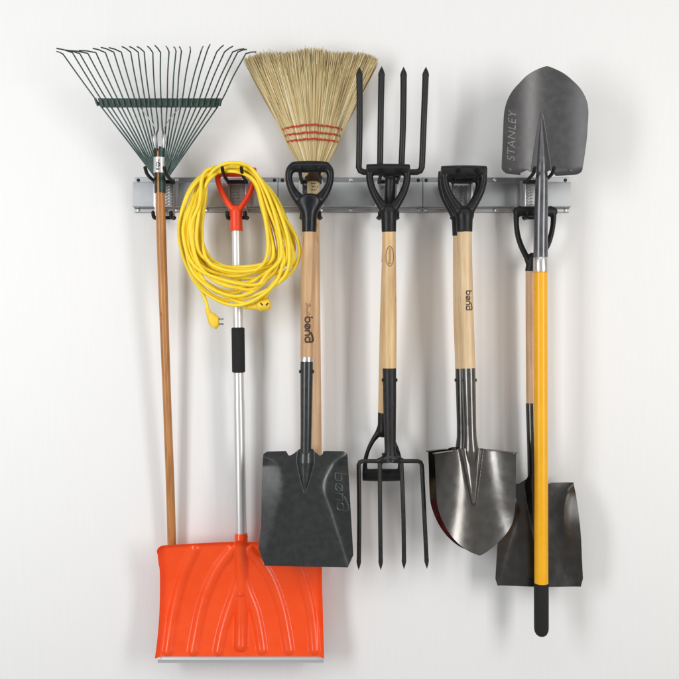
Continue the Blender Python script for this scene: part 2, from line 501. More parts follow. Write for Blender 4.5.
for i, (bx, bend, tip) in enumerate(tines):
    f = i/(NT-1)
    lx = 154.8+14*f*1.0
    if 11 <= i <= 12: low = [(151.2+8 if i == 11 else 163.2, 128, .012), (157.6 if i == 11 else 164.2, 136, .012), (158 if i == 11 else 163.4, 152, .010)]
    else: low = [(bx+(lx-bx)*.5, 104+(176-104)*.5, .006), (lx, 176.5, .006 if 4 < i < 19 else .002)]
    bow = .010
    pts = [T(x, y, r) for x, y, r in reversed(low)]+[T(bx, 104, bow), T((bx+bend[0])/2, (104+bend[1])/2, bow+.006)]
    b = T(bend[0], bend[1], bow)
    d_b = T.d(bend[1])+bow
    tp = P(tip[0], tip[1], d_b+.030)
    pts = catmull(pts+[b+(pts[-1]-b)*.06], 5)+[b*.8+tp*.2+(pts[-1]-b)*.04, b*.45+tp*.55, tp]
    rad = []
    nlow = len(low)*5
    for k in range(len(pts)):
        rad.append((.0020, .0012) if k < nlow-3 else (.0017, .0015))
    bm = bmesh.new(); tube(bm, pts, rad, 8, ref=(0, 1, 0))
    part('tine', bm, M['tine'], rake)
bm = bmesh.new()
for x0, x1, e0, e1 in ((99.3, 138.6, 2.6, 0), (139.4, 179.6, 0, 0), (180.4, 221, 0, -2.6)):
    n = 20
    rows = []
    for fy, e in ((100, 0), (105.8, .75), (108.4, 1)):
        rows.append([(x0+e0*e+(x1+e1*e-x0-e0*e)*i/n, fy) for i in range(n+1)])
    for dz in (.0135, .0065):
        pass
    V = [[bm.verts.new(T(x, y, .0145)) for x, y in r] for r in rows]
    B = [[bm.verts.new(T(x, y, .0060)) for x, y in r] for r in rows]
    for a in range(2):
        for i in range(n):
            if a == 1 and i % 3 == 1: 
                pass
            bm.faces.new((V[a][i], V[a][i+1], V[a+1][i+1], V[a+1][i])); bm.faces.new((B[a][i], B[a+1][i], B[a+1][i+1], B[a][i+1]))
    for i in range(n):
        bm.faces.new((V[0][i], B[0][i], B[0][i+1], V[0][i+1])); bm.faces.new((V[2][i], V[2][i+1], B[2][i+1], B[2][i]))
    for a in range(2):
        for i in (0, n): bm.faces.new((V[a][i], V[a+1][i], B[a+1][i], B[a][i]))
for i, tn in enumerate(tines):      # pressed loops that hold each tine
    x = tn[0]; dx = (tn[1][0]-x)*.06
    tube(bm, [T(x-dx*.2+.2, 107.8, .0155), T(x+dx*.3, 105, .0168), T(x+dx*1.1, 100.6, .0155)], (.0030, .0018), 8, ref=(0, 1, 0))
part('spreader_bar', bm, M['green'], rake, ang=30)
for s in (-1, 1):
    bm = bmesh.new(); c = 160.7
    tube(bm, catmull([T(c+s*20, 108.5, .010), T(c+s*12, 118, .013), T(c+s*5, 128, .0115), T(c+s*3.2, 136, .0115), T(c+s*3.4, 146, .013)], 6), .0011, 8)
    part('spring_wire', bm, M['bracket'], rake)
    bm = bmesh.new()
    tube(bm, [T(c+s*4.6, 135, .012), T(c+s*4.9, 138, .015), T(c+s*4.6, 142, .015), T(c+s*4, 149, .012)], [(.003, .002), (.0058, .003), (.005, .003), (.0025, .002)], 12, ref=(0, 1, 0))
    part('clip', bm, M['bracket'], rake)

# ------------------------------------------------------------------ snow shovel
T = Plane(172, .068, 650, .050)
cx = lin(172, 235.6, 540, 241.2)
snow = thing('snow_shovel', T(242, 662), 'bright orange plastic snow shovel with ribbed blade on a silver tube', 'snow shovel')
d_grip(T, (214.5, 256.5, 167, 177), [(217.3, 172, 2.9), (218.2, 182, 2.9), (222, 193, 3.0), (228, 203, 3.2), (234, 211, 3.4)],
       [(206, 4), (211, 6.2), (222, 6.0), (228, 6.2), (231, 6.9)], cx, snow, M['orange_grip'])
rod(T, [(230, 4.8), (328, 4.9), (400, 5.0)], cx, M['alu'], snow, 'upper_tube')
rod(T, [(400, 5.3), (538, 5.5)], cx, M['alu'], snow, 'lower_tube')
rod(T, [(327.5, 5.6), (328.5, 6.6), (371.5, 6.6), (372.5, 5.6)], cx, M['foam'], snow, 'foam_sleeve')
XL = smooth_tab([(540, 160.4), (544, 160.2), (549, 160.2), (560, 160.9), (571, 162), (609, 161.6), (637, 160.2), (662, 157.8)])
XR = smooth_tab([(540, 321), (545, 322), (560, 322), (567, 322), (600, 322.8), (652, 324.6), (662, 326)])
def yt(u):
    px = 160+(u+1)/2*162
    y = 538.8+(543-538.8)*abs((px-241)/80)**1.3
    e = abs(u)
    if e > .945: y += 4.6*(1-math.sqrt(max(0, 1-((e-.945)/.055)**2)))
    return y
ribs = [([(242, 535), (242, 600), (242, 641)], 5.7, .0115),
        ([(196, 548), (184, 575), (175, 610), (170.3, 646)], 4.8, .0070), ([(233, 548), (216, 572), (203, 605), (195.5, 646)], 4.8, .0070),
        ([(241, 572), (237, 588), (230, 608), (224, 628), (220.5, 646)], 4.6, .0070), ([(243, 572), (247, 588), (255, 608), (260, 628), (263, 645)], 4.6, .0070),
        ([(250, 548), (268, 572), (281, 605), (289.5, 645)], 4.8, .0070), ([(290, 548), (302, 575), (311, 610), (315, 645)], 4.8, .0070)]
ribs = [([(q.x, q.y) for q in catmull([Vector((a, b, 0)) for a, b in p], 6)], w, h) for p, w, h in ribs]
def seg_d(p, path):
    best = 1e9
    for (ax, ay), (bx, by) in zip(path, path[1:]):
        dx, dy = bx-ax, by-ay; t = max(0, min(1, ((p[0]-ax)*dx+(p[1]-ay)*dy)/(dx*dx+dy*dy+1e-9)))
        best = min(best, math.hypot(p[0]-ax-dx*t, p[1]-ay-dy*t))
    return best
def snow_rel(px, py, u):
    v = (py-540)/115
    r = .010+.075*(v-.42)**2          # scooped from top to bottom
    rb_ = 0.0
    for path, w, h in ribs:
        ys = [q[1] for q in path]
        if py < min(ys)-w or py > max(ys)+w: continue
        d = seg_d((px, py), path)/w
        if d < 1.3:
            q = max(0, 1-(d/1.3)**2); rb_ = max(rb_, h*(q**1.25)*1.05)
    r += rb_; e = abs(u)
    if e > .925: r += .013*((e-.925)/.075)**1.3
    top = py-yt(u)
    if top < 3.5: r += .006*(1-top/3.5)
    return r
def f(u, v):
    y0 = yt(u); py = y0+(651.5-y0)*v
    a, b = lerp_tab(XL, py), lerp_tab(XR, py)
    px = a+(b-a)*(u+1)/2
    return T(px, py, snow_rel(px, py, u))
us = sorted(set([-1+2*i/190 for i in range(191)]+[s*x for s in (-1, 1) for x in (.953, .957, .962, .968, .976, .984, .992)]))
vs = [i/110 for i in range(111)]
bm = bmesh.new(); sheet(bm, f, us, vs, .003)
blade = part('blade', bm, M['orange'], snow, ang=60)
bm = bmesh.new()
tube(bm, [T(cx(533), 533), T(cx(536), 536), T(cx(545), 545, .004), T(cx(560), 560, .006)], [5.9*T.s(536), 6.6*T.s(536), 6.4*T.s(545), 4.5*T.s(545)], 20, ref=(0, 1, 0))
part('blade_socket', bm, M['orange'], snow)
bm = bmesh.new()
y0, y1 = 649.6, 658.6
pr = [(y0, .004), (y0, .0245), (y0+.5, .0275), (y0+2.6, .0284), (y0+4.6, .0294), (y0+5.2, .0302), (y1-.7, .0300), (y1, .028), (y1, .004)]
n = 24; rows = [[bm.verts.new(T(160.3+(323.8-160.3)*i/n, y, r)) for y, r in pr] for i in range(n+1)]
for i in range(n):
    for j in range(len(pr)): bm.faces.new((rows[i][j], rows[i+1][j], rows[i+1][(j+1) % len(pr)], rows[i][(j+1) % len(pr)]))
bm.faces.new(rows[0]); bm.faces.new(rows[-1])
part('wear_strip', bm, M['strip'], snow, ang=25)
bm = bmesh.new(); c = T(242, 592, snow_rel(242, 592, 0)+.0002)
tube(bm, [c+Vector((0, .002, 0)), c+Vector((0, -.001, 0)), c+Vector((0, -.002, 0))], [.005, .005, .003], 14)
part('screw', bm, M['orange_grip'], snow)

# ------------------------------------------------------------------ extension cord
rng = random.Random(21)
LO = 18; ctrl = []
order_l = [i/(LO-1) for i in range(LO)]; order_r = order_l[:]; order_b = order_l[:]
rng.shuffle(order_l); rng.shuffle(order_r)
for i in range(LO):
    # pair bottoms loosely with sides
    pass
bmix = [.55*order_l[i]+.3*order_r[i]+.35*rng.random() for i in range(LO)]
rank = sorted(range(LO), key=lambda i: bmix[i]); order_b = [0]*LO
for k, i in enumerate(rank): order_b[i] = k/(LO-1)
order_d = [i/(LO-1) for i in range(LO)]; rng.shuffle(order_d)
for i in range(LO):
    L, R_, B_, Dp = order_l[i], order_r[i], order_b[i], order_d[i]
    j = lambda a: rng.uniform(-a, a)
    dt = .082+.056*Dp
    db = .088+.05*rng.random(); dl = .085+.055*rng.random(); dr = .085+.055*rng.random()
    top = 171.5-8.5*rng.random()*(.4+.6*Dp)
    right = 268+28*R_
    left = 202-23*L
    bot = 267+38.5*B_
    ctrl += [P(230+j(2), top, dt),
             P(251+3*R_+j(1.5), top+7+j(2.0), dt-.006),
             P(250+(right-250)*.62, 205+j(5), (dt+dr)/2),
             P(right+j(4), 252+j(8), dr),
             P(right-9-5*R_+j(5), 251+(bot-251)*.58+j(4), dr*.6+db*.4),
             P(238+j(12), bot, db),
             P(left+9+5*L+j(3), 247+(bot-247)*.58+j(4), dl*.6+db*.4),
             P(left, 236+j(7), dl),
             P(left+5+3*L+j(2), 201+j(5), (dt+dl)/2),
             P(208-5*L+j(2), top+9+2*L+j(2.0), dt-.006)]
start = [P(209.5, 317, .10), P(207.6, 311, .10), P(206.5, 303, .098), P(202, 292, .096), P(191, 268, .10), P(187, 240, .10), P(196, 200, .10), P(212, 176, .11)]
end = [P(230, 168, .12), P(254, 182, .11), P(284, 230, .11), P(283, 262, .112), P(266, 296, .10), P(248, 306, .094), P(244, 307.5, .094), P(248, 307.2, .095), P(252, 306.3, .097)]
path = catmull(start+ctrl+end, 7)
cord = thing('extension_cord', P(238, 308, .1), 'coiled bright yellow extension cord looped over a hook in front of the orange grip', 'extension cord')
bm = bmesh.new(); tube(bm, path, .0041, 10)
part('cable', bm, M['cord'], cord)
bm = bmesh.new()
PL = lambda x, y, r=0: P(x, y, .10+r)
tube(bm, [PL(208, 308.5), PL(208.4, 313), PL(210.5, 317.5)], [.0056, .0062, .008], 16)
tube(bm, [PL(209.3, 314.8), PL(211.5, 316.5), PL(213.8, 321.5), PL(214.6, 325.5), PL(213.5, 328)], [(.009, .008), (.012, .010), (.0135, .011), (.0115, .010), (.007, .007)], 20, ref=(0, 1, 0))
tube(bm, [PL(213, 321.5), PL(218, 321.5), PL(218.7, 321.5)], [(.0125, .0105), (.0135, .0105), (.012, .009)], 20, ref=(0, 1, 0))
plug = fuse(part('plug', bm, M['socket'], cord), .0010, 4)
for y in (319, 324):
    bm = bmesh.new(); a = PL(218, y, .001); b = PL(223.6, y+.4, .001)
    box(bm, (a.x, a.y-.0012, a.z-.0022), (b.x, a.y+.0012, a.z+.0022), .0005)
    part('pin', bm, M['brass'], plug)
bm = bmesh.new()
SK = lambda x, y, r=0: P(x, y, .097+r)
tube(bm, [SK(247.5, 307), SK(252, 307), SK(257, 306)], [.0058, .0068, .0095], 16)
tube(bm, [SK(256.5, 306), SK(258.5, 305.8), SK(262, 305), SK(267, 304.2), SK(269.6, 303.6), SK(270.6, 303.4)], [(.010, .010), (.0138, .0145), (.0150, .016), (.0150, .016), (.0135, .0145), (.009, .010)], 22, ref=(0, 1, 0))
sock = fuse(part('socket', bm, M['socket'], cord), .0010, 4)
for x, a in ((261.6, .9), (267, -.9)):
    bm = bmesh.new(); c = SK(x, 304.2, .0165)
    d = Vector((math.sin(a)*-.0032, 0, math.cos(a)*.0042))
    tube(bm, [c-d+Vector((0, .002, 0)), c+d+Vector((0, .002, 0))], (.0019, .0028), 8, ref=(0, 1, 0))
    part('slot', bm, M['hole'], sock)

# ------------------------------------------------------------------ broom
T = Plane(50, .052, 560, .036)
cx = lin(160, 313.2, 455, 316.6)
broom = thing('straw_broom', T(317, 540), 'natural straw broom with red stitching hanging bristles up behind the flat shovel', 'broom')
rod(T, [(174, 5.6), (200, 5.9), (300, 5.4), (540, 5.2)], cx, M['wood_broom'], broom, 'handle', steps=30)
HW = smooth_tab([(46, 72.5), (58, 67.5), (100, 46.3), (128, 32.2), (143, 26.3), (160, 16.6), (170, 10.0), (176, 7.4), (184, 6.2)])
HC = [(50, 311.2), (130, 312.4), (184, 313.4)]
HD = [(46, .023), (100, .021), (140, .019), (165, .017), (184, .016)]
def brush(a, b, py):      # a in -1..1 across, b -1..1 through
    h = lerp_tab(HW, py); c = lerp_tab(HC, py); d = lerp_tab(HD, py)
    return T(c+a*h, py, b*d*math.sqrt(max(0, 1-.85*a*a)))
bm = bmesh.new()
rows = []
for py in (64, 80, 100, 128, 143, 160, 172, 181):
    rows.append([bm.verts.new(brush(.90*math.cos(t), .75*math.copysign(min(1, abs(math.sin(t))*1.3), math.sin(t)), py)) for t in [2*math.pi*k/32 for k in range(32)]])
for r0, r1 in zip(rows, rows[1:]):
    for k in range(32): bm.faces.new((r0[k], r0[(k+1) % 32], r1[(k+1) % 32], r1[k]))
bm.faces.new(rows[0]); bm.faces.new(rows[-1])
part('bristle_core', bm, M['straw_core'], broom)
bm = bmesh.new(); rb = random.Random(5)
for i in range(2000):
    a = rb.uniform(-1, 1); a = math.copysign(abs(a)**.92, a)
    front = rb.random() < .72
    b = rb.uniform(.62, 1.0)*(1 if front else -1)
    topy = 53.2+6.3*abs(a)**1.7+rb.uniform(-1.6, 2.2)-(3.0 if rb.random() < .10 else 0)*rb.random()-1.2*math.cos(a*9)
    if rb.random() < .22: topy += rb.uniform(3, 30)
    ys = [177, 163, 143, 128, 104, 80, topy]
    w = rb.uniform(-.012, .012); cur = rb.uniform(-.02, .02)
    if rb.random() < .1: w *= 4; cur *= 2
    pts = []
    for y in ys:
        t = max(0, (128-y)/74)
        aa = a+w*t*t*1.6+cur*math.sin(t*3.1)
        pts.append(brush(max(-1.03, min(1.03, aa)), b*(1+.25*t*rb.uniform(-.3, 1)), y))
    r = rb.uniform(.0007, .0018)
    tube(bm, pts, [r*1.3, r*1.25, r*1.15, r*1.1, r, r*.85, r*.4], 4, ref=(0, 1, 0), cap=False, phase=rb.random()*3)
part('bristles', bm, M['straw'], broom)
for y0, sag in ((131, -3.6), (137.2, -2.4), (143.2, -2.0)):
    bm = bmesh.new(); pts = []
    for k in range(48):
        t = 2*math.pi*k/48; a = .985*math.cos(t)
        b = 1.30*math.copysign(abs(math.sin(t))**.35, math.sin(t))
        py = y0+sag*(1-a*a)+.5*math.sin(k*2.1)+.35*math.sin(k*.9)
        pts.append(brush(a, b, py))
    tube(bm, pts, .0016, 7, closed=True)
    for k in range(13):
        a = -.93+k*.155; py = y0+sag*(1-a*a)
        tube(bm, [brush(a-.012, 1.2, py-1.0), brush(a, 1.3, py), brush(a+.012, 1.2, py+1.3)], .0011, 6)
    part('stitching', bm, M['thread'], broom)
bm = bmesh.new()
for k in range(7):
    py = 174.5+k*1.15; c = T(cx(py)+.2, py); r = 8.3*T.s(py)-abs(k-2)*.0004
    tube(bm, [c+Vector((r*math.cos(q), r*.95*math.sin(q), 0)) for q in [2*math.pi*i/28 for i in range(28)]], .0015, 8, closed=True)
tube(bm, [T(cx(166), 166), T(cx(174), 174), T(cx(182), 182)], [9.5*T.s(170), 7.6*T.s(170), 6.6*T.s(180)], 24)
part('wire_wrap', bm, M['wrap'], broom)
bm = bmesh.new()
tube(bm, [T(cx(181.5), 181.5), T(cx(197), 197)], 6.35*T.s(190), 28)
lab = part('paper_label', bm, M['paper'], broom)
strokes = [[(2.2, -3), (3, -1.5), (2.4, .4), (3.2, 2)], [(5.2, -2.2), (6.4, -1.2)], [(6.2, -.8), (5.2, .6), (6.6, 1.6)], [(9, -3), (9.4, 0), (8.8, 2.6)], [(5.6, 3), (6.6, 3.8)]]
handle_mark(T, cx, 6.4, strokes, 181.8, 314.2, 1.0, .7, M['ink'], lab, 'printing')

# ------------------------------------------------------------------ shovels
def frog(py, px, axis, tab, depth=.75):
    """raised socket ridge running out into the blade; tab [(py, halfwidth px)]"""
    if py > tab[-1][0]: return 0.0, 0.0
    hw = lerp_tab(tab, py)
    if hw <= .05: return 0.0, 0.0
    q = (px-axis(py))/hw
    return ((1-q*q)**1.1*hw*S0*depth, 1) if abs(q) < 1 else (0.0, 0.0)

# --- flat shovel (front)
T = Plane(166, .125, 565, .105)
cx = lambda y: lerp_tab([(160, 309.8), (232, 309.1), (355, 306.8), (440, 306), (500, 304.8)], y)
flat = thing('flat_shovel', T(305, 565), 'dark grey square mouth shovel with rounded black grip hanging before the straw broom', 'shovel')
d_grip(T, (294, 326, 160.8, 172.8), [(298, 167.0, 5.6), (293, 167.6, 5.2), (289.6, 171.5, 4.2), (288.8, 178, 3.5), (290.6, 186, 3.9), (294.6, 193.6, 4.8), (300, 200, 6), (305, 206, 7)],
       [(194.0, 6), (196.2, 11), (199, 13.8), (203, 13.8), (208, 11.2), (213, 8.8), (219, 7.6), (232.5, 7.3)], cx, flat, M['plastic_blue'], flat=False, arm_d=.0115)
hd = rod(T, [(231, 6.7), (300, 7.0), (358, 6.3)], cx, M['wood_flat'], flat, 'handle')
rod(T, [(356.8, 6.0), (357, 6.4), (361.5, 6.5), (361.7, 6.2)], cx, M['band'], flat, 'ferrule')
handle_mark(T, cx, 6.98, bond_strokes(), 316.8, 305.0, 5.55, .27, M['ink'], hd, 'burnt_logo')
scr = [[(0, -.2), (.5, .5), (1, .1), (1.4, .7), (1.1, 1.1), (.6, .9)], [(1.6, .2), (2.2, .7), (2.6, .1), (3, .6)], [(3.2, .1), (3.6, .9), (3.9, .2), (4.4, .6)], [(4.6, .6), (5.1, .7)], [(.2, 1.4), (.9, 1.7), (1.6, 1.4)], [(3.9, 1.3), (4.6, 1.5)]]
handle_mark(T, cx, 7.03, scr, 303.2, 306.2, 2.6, .26, M['ink_light'], hd, 'script_mark')
rod(T, [(361.7, 6.25), (366, 6.4), (430, 5.6), (448, 5.5), (470, 5.0), (493, .4)], cx, M['grey_paint'], flat, 'shaft_socket')
rivets(T, cx, 371.5, 6.3, M['grey_paint'], flat)
XLf = [(449, 264.6), (452.3, 264.3), (455, 263.2), (523, 262.5), (544.5, 260), (560.5, 266), (563, 267)]
XRf = [(449, 345), (451.2, 344.6), (453.7, 347.4), (549.6, 353), (562, 348), (563, 347.6)]
CLf = smooth_tab([(449, 263), (456, 266), (461, 275), (467, 281.4), (479.5, 285), (498, 282.8), (527, 274.6), (566, 264)])
CRf = smooth_tab([(449, 349), (456, 344), (461, 337), (467, 331.5), (485.7, 324.4), (510, 332), (558, 347.5), (566, 350)])
YTf = [(264, 453.6), (267, 451.6), (286, 451), (288.6, 455.4), (290.5, 455.4), (294, 453.5), (300, 448.6), (312, 448.6), (317, 453.5), (319.6, 455.6), (321.4, 455.2), (325, 451), (344, 451.2), (348, 453.7)]
YBf = [(259, 560.5), (265, 561.3), (306, 562.3), (348, 562.8), (353, 561.5)]
def wing_rel(px, py, CL, CR, kl, kr, base=0.0):
    cl, cr = lerp_tab(CL, py), lerp_tab(CR, py)
    r = base
    soft = 4.0
    for d, k in ((cl-px, kl), (px-cr, kr)):
        d = (d+math.sqrt(d*d+soft*soft))/2-.35       # softened crease
        r += max(0, d)*k*S0
    return r
def make_blade(T, XL, XR, YT, YB, REL, thick, nu=120, nv=90, ys=None):
    def f(u, v):
        xa, xb = XL[len(XL)//2][1], XR[len(XR)//2][1]
        px = xa+(xb-xa)*(u+1)/2
        for _ in range(3):
            y0, y1 = lerp_tab(YT, px), lerp_tab(YB, px); py = y0+(y1-y0)*v
            a, b = lerp_tab(XL, py), lerp_tab(XR, py); px = a+(b-a)*(u+1)/2
        return T(px, py, REL(px, py, u))
    bm = bmesh.new()
    return sheet(bm, f, [-1+2*i/nu for i in range(nu+1)], [i/nv for i in range(nv+1)], thick)
def flat_rel(px, py, u):
    r = wing_rel(px, py, CLf, CRf, .38, .80)
    g, _ = frog(py, px, cx, [(446, 6.5), (452, 8.5), (462, 9.0), (480, 4.6), (494, .2)], .55)
    v = (py-450)/115
    return r+g+.040*max(0, v)**1.25
bm = make_blade(T, XLf, XRf, YTf, YBf, flat_rel, .0022, 150, 110)
bl = part('blade', bm, M['grey_paint'], flat, ang=50)
def emboss(T, strokes, y0, x0, ux, uy, rel, r, m, parent, name, slant=0.0):
    bm = bmesh.new()
    for st in strokes:
        pts = [T(x0+t*ux+s*slant, y0+s*uy, rel(x0+t*ux+s*slant, y0+s*uy, 0)) for s, t in st]
        tube(bm, pts, (r, r*.8), 8, ref=(0, 1, 0), round_end=True)
    return part(name, bm, m, parent)
emboss(T, bond_strokes(), 470.5, 334.2, 8.0, 8.0, flat_rel, .0017, M['emboss_dark'], bl, 'embossed_logo', slant=.55)

# --- square shovel (behind, on the right)
T = Plane(210, .056, 585, .046)
cx = lambda y: lerp_tab([(205, 535.2), (270, 530.4), (400, 531.2), (450, 532.5), (540, 535)], y)
gx = lambda y: lerp_tab([(205, 535.2), (250, 534), (272, 530)], y)
sq = thing('flat_shovel', T(537, 585), 'black square mouth shovel hanging low behind the yellow handled shovel', 'shovel')
d_grip(T, (517, 553.6, 206.2, 217), [(519.5, 209, 3.2), (516.6, 214, 2.9), (516.4, 224, 2.6), (518, 236, 2.7), (521.6, 247, 2.8), (526.6, 257, 3), (529, 263, 3.4)],
       [(253, 3.2), (259, 5), (264, 5.2), (272, 5.1)], gx, sq, M['plastic'], flat=False, arm_d=.009, bar_d=.011)
rod(T, [(270, 4.7), (300, 5.0), (406, 5.0)], cx, M['wood_square'], sq, 'handle')
rod(T, [(403, 5.1), (404, 5.5), (445, 5.2), (475, 5.5), (500, 5.2), (530, 3), (545, .6)], cx, M['steel_dark'], sq, 'shaft_socket')
XLs = [(478, 503), (484, 502.5), (500, 500.5), (544.5, 495), (575.5, 493.2), (584.7, 496.3), (587, 497)]
XRs = [(478, 573.6), (484, 573.2), (501, 573.7), (522, 575.3), (552.8, 577.4), (575, 579.4), (583.6, 577.8), (588, 577)]
CLs = smooth_tab([(480, 500), (486, 505), (492, 511), (500, 515), (511, 518), (528, 513), (549, 506.5), (586, 496.5)])
CRs = smooth_tab([(480, 577), (486, 570.5), (491, 565.8), (500, 561.6), (511, 559.6), (528, 560.4), (546, 564.6), (586, 579.8)])
YTs = [(502, 482), (505, 481.4), (513, 481.4), (516, 483.6), (519, 483.4), (526, 479), (530, 470), (538, 470), (543, 478), (548.4, 483.8), (551, 482.4), (574, 482.2)]
YBs = [(493, 582.3), (536, 583.6), (582, 583.6)]
def sq_rel(px, py, u):
    r = wing_rel(px, py, CLs, CRs, .46, .80)
    g, _ = frog(py, px, cx, [(468, 6.5), (485, 9), (500, 8), (530, 4), (548, .2)], .5)
    return r+g+.004*math.cos(u*1.5)+.024*max(0, (py-480)/105)
bm = make_blade(T, XLs, XRs, YTs, YBs, sq_rel, .0022, 130, 100)
part('blade', bm, M['steel_dark'], sq, ang=50)

# --- round point shovel, and its twin behind
T = Plane(171, .127, 550, .106)
cx = lambda y: lerp_tab([(165, 463.8), (232, 464.4), (300, 465.4), (366, 468.2), (440, 470.2), (505, 472.4)], y)
rnd = thing('round_shovel', T(476, 552), 'shiny steel round point shovel with pale wooden handle hanging in front of its twin', 'shovel', 'nested round point shovels')
d_grip(T, (441, 486.8, 165.2, 177.6), [(444.8, 170, 3.9), (444.6, 180, 3.8), (447, 190, 3.9), (452, 200, 4.3), (457.6, 208, 5.2), (460.5, 214, 5.6)],
       [(206, 4), (210, 7.4), (215, 8.8), (222, 8.3), (232.4, 8.0)], cx, rnd, M['plastic'])
hd = rod(T, [(231, 7.2), (290, 7.6), (368, 7.2)], cx, M['wood_round'], rnd, 'handle')
handle_mark(T, cx, 7.7, bond_strokes(), 290.8, 464.9, 4.25, .24, M['ink'], hd, 'burnt_logo')
rod(T, [(366, 6.6), (367, 7.0), (380, 7.0), (425, 6.3), (438, 6.5), (446, 7.6), (450, 8.2), (456, 7.6), (470, 5.2), (488, 1.6)], cx, M['steel'], rnd, 'shaft_socket', rel=lambda y: lerp_tab([(446, 0), (470, -.001), (488, -.004)], y), steps=60)
rivets(T, cx, 380, 6.8, M['steel'], rnd)
XLr = smooth_tab([(449.5, 432), (456, 432.3), (468, 433), (485, 433.8), (500.8, 435.2), (512, 438.4), (523.7, 443.7), (532, 449), (539, 455), (545, 462), (549, 468.6), (551.6, 475.5), (552.2, 476.8)])
XRr = smooth_tab([(449.5, 511.6), (456, 511.6), (468, 511.6), (485, 511.5), (500, 511.2), (506.5, 510.8), (515, 509.6), (521.8, 507.6), (529, 503.8), (535, 499.2), (541.5, 493), (546.7, 487), (550.4, 481.6), (552.2, 477.6)])
YTr = [(431, 450.6), (452, 450.6), (460, 448), (482, 448), (490, 450.4), (513, 449.9)]
YBr = [(430, 552), (514, 552)]
def rnd_rel(px, py, u):
    v = (py-450)/102
    hw = 40*math.sqrt(max(.02, 1-max(0, (v-.35)/.66)**2)) if v > .35 else 40
    q = (px-472.5)/40
    r = .054*(1-.55*max(0, v))*(q*q)+.020*v+.020*max(0, v-.55)**1.6*2
    # two-legged ridge of the frog
    ax = cx(min(py, 505)) 
    a = 0
    if py < 506:
        t = (py-448)/58; w = 11.5*(1-t)**.9+1.2
        e = (px-ax-.6*t)/w
        a = .0105*max(0, 1-e*e)**.8*(1-.45*t)
        ridge = 2.2*(1-t)+1.1
        for s in (-1, 1):
            e2 = (px-(ax+s*w*.62))/ridge
            a += .0035*math.exp(-e2*e2)*(1-.2*t)
        if t > .93: a *= (1-t)/.07
    return r+a
bm = make_blade(T, XLr, XRr, YTr, YBr, rnd_rel, .0018, 130, 130)
for x0, x1 in ((431.6, 452), (489, 511.4)):      # turned foot steps
    pts = [T(x0+(x1-x0)*k/10, 450.2 if x0 < 460 else 450.0, rnd_rel(x0+(x1-x0)*k/10, 450.5, 0)+.0035) for k in range(11)]
    tube(bm, pts, (.0016, .0062), 10, ref=(0, 1, 0), round_end=True)
bl = part('blade', bm, M['steel'], rnd, ang=50)
# twin: same tool, hung deeper on the same prongs
def clone(root, loc, label, mats):
    c = copy_tree(root, loc, label)
    for ch in c.children:
        ch.data = ch.data.copy(); key = ch.name.split('.')[0]
        if key in mats: ch.data.materials[0] = M[mats[key]]
    return c
kb = T.s(171)
twin = clone(rnd, rnd.location+Vector((-.0125, .052, -.003)), 'nearly hidden round point shovel behind its twin, red label on its left blade edge', {'blade': 'steel_dark', 'shaft_socket': 'steel_dark', 'rivet': 'steel_dark'})
twin.rotation_euler.y = .0132
for ch in twin.children:
    for g in list(ch.children): bpy.data.objects.remove(g)
# red label band along the twin's left edge
off = twin.location-rnd.location
bm = bmesh.new(); rows = []
for k in range(25):
    py = 500+k*(541-500)/24
    a = lerp_tab(XLr, py)
    row = []
    for i in range(7):
        px = a+.5+i*2.2
        row.append(bm.verts.new(T(px, py, rnd_rel(px, py, 0)+.0006)+off))
    rows.append(row)
for r0, r1 in zip(rows, rows[1:]):
    for i in range(6): bm.faces.new((r0[i], r0[i+1], r1[i+1], r1[i]))
tb = [c for c in twin.children if c.name.startswith('blade')][0]
part('red_label', bm, M['red_label'], tb)

# --- yellow handled shovel, upside down
T = Plane(120, .112, 636, .108)
cx = lambda y: lerp_tab([(100, 541), (180, 541.2), (258, 540.6), (636, 541.4)], y)
st = thing('round_shovel', T(541.5, 636), 'round point shovel hung upside down with bright yellow handle and grey blade on top', 'shovel')
rod(T, [(270, 6.6), (584, 6.9)], cx, M['fibre'], st, 'handle')
rod(T, [(583, 7.0), (584, 7.25), (628, 7.25), (631, 6.9), (634.2, 5.4), (636, 3)], cx, M['foam'], st, 'end_sleeve')
rod(T, [(257.5, 7.1), (258, 7.4), (271.6, 7.4), (272.4, 7.1)], cx, M['band'], st, 'ferrule')
rod(T, [(116, .5), (130, 2.2), (145, 3.6), (165, 5.2), (180, 6.0), (205, 6.7), (258.4, 7.1)], cx, M['gun'], st, 'shaft_socket', rel=lambda y: lerp_tab([(116, .004), (145, .005), (165, .006), (182, .005), (225, 0)], y), steps=40)
XLy = smooth_tab([(68.4, 544.6), (70, 539), (73.4, 531.9), (78, 525), (85.8, 517.4), (93, 511), (101, 506), (109, 502.8), (117.7, 501), (130, 500.3), (142.5, 499.9), (158, 499.2), (170.5, 498.6), (173.5, 499.6), (176, 502.2), (177.5, 507)])
XRy = smooth_tab([(68.4, 545.8), (70, 550.5), (74.4, 558.7), (79, 564.6), (85.8, 571), (93, 576.4), (101, 580.3), (109, 582.6), (117.7, 583.4), (130, 583), (142.5, 582.4), (158, 580.8), (169.3, 579.3), (173.5, 578.2), (176, 575.6), (177.5, 571)])
YTy = [(498, 68.4), (584, 68.4)]
YBy = [(498, 176.6), (519, 176.6), (522, 172.6), (527, 170.4), (541, 176), (550, 170.4), (553, 173), (556, 176.8), (580, 177.2)]
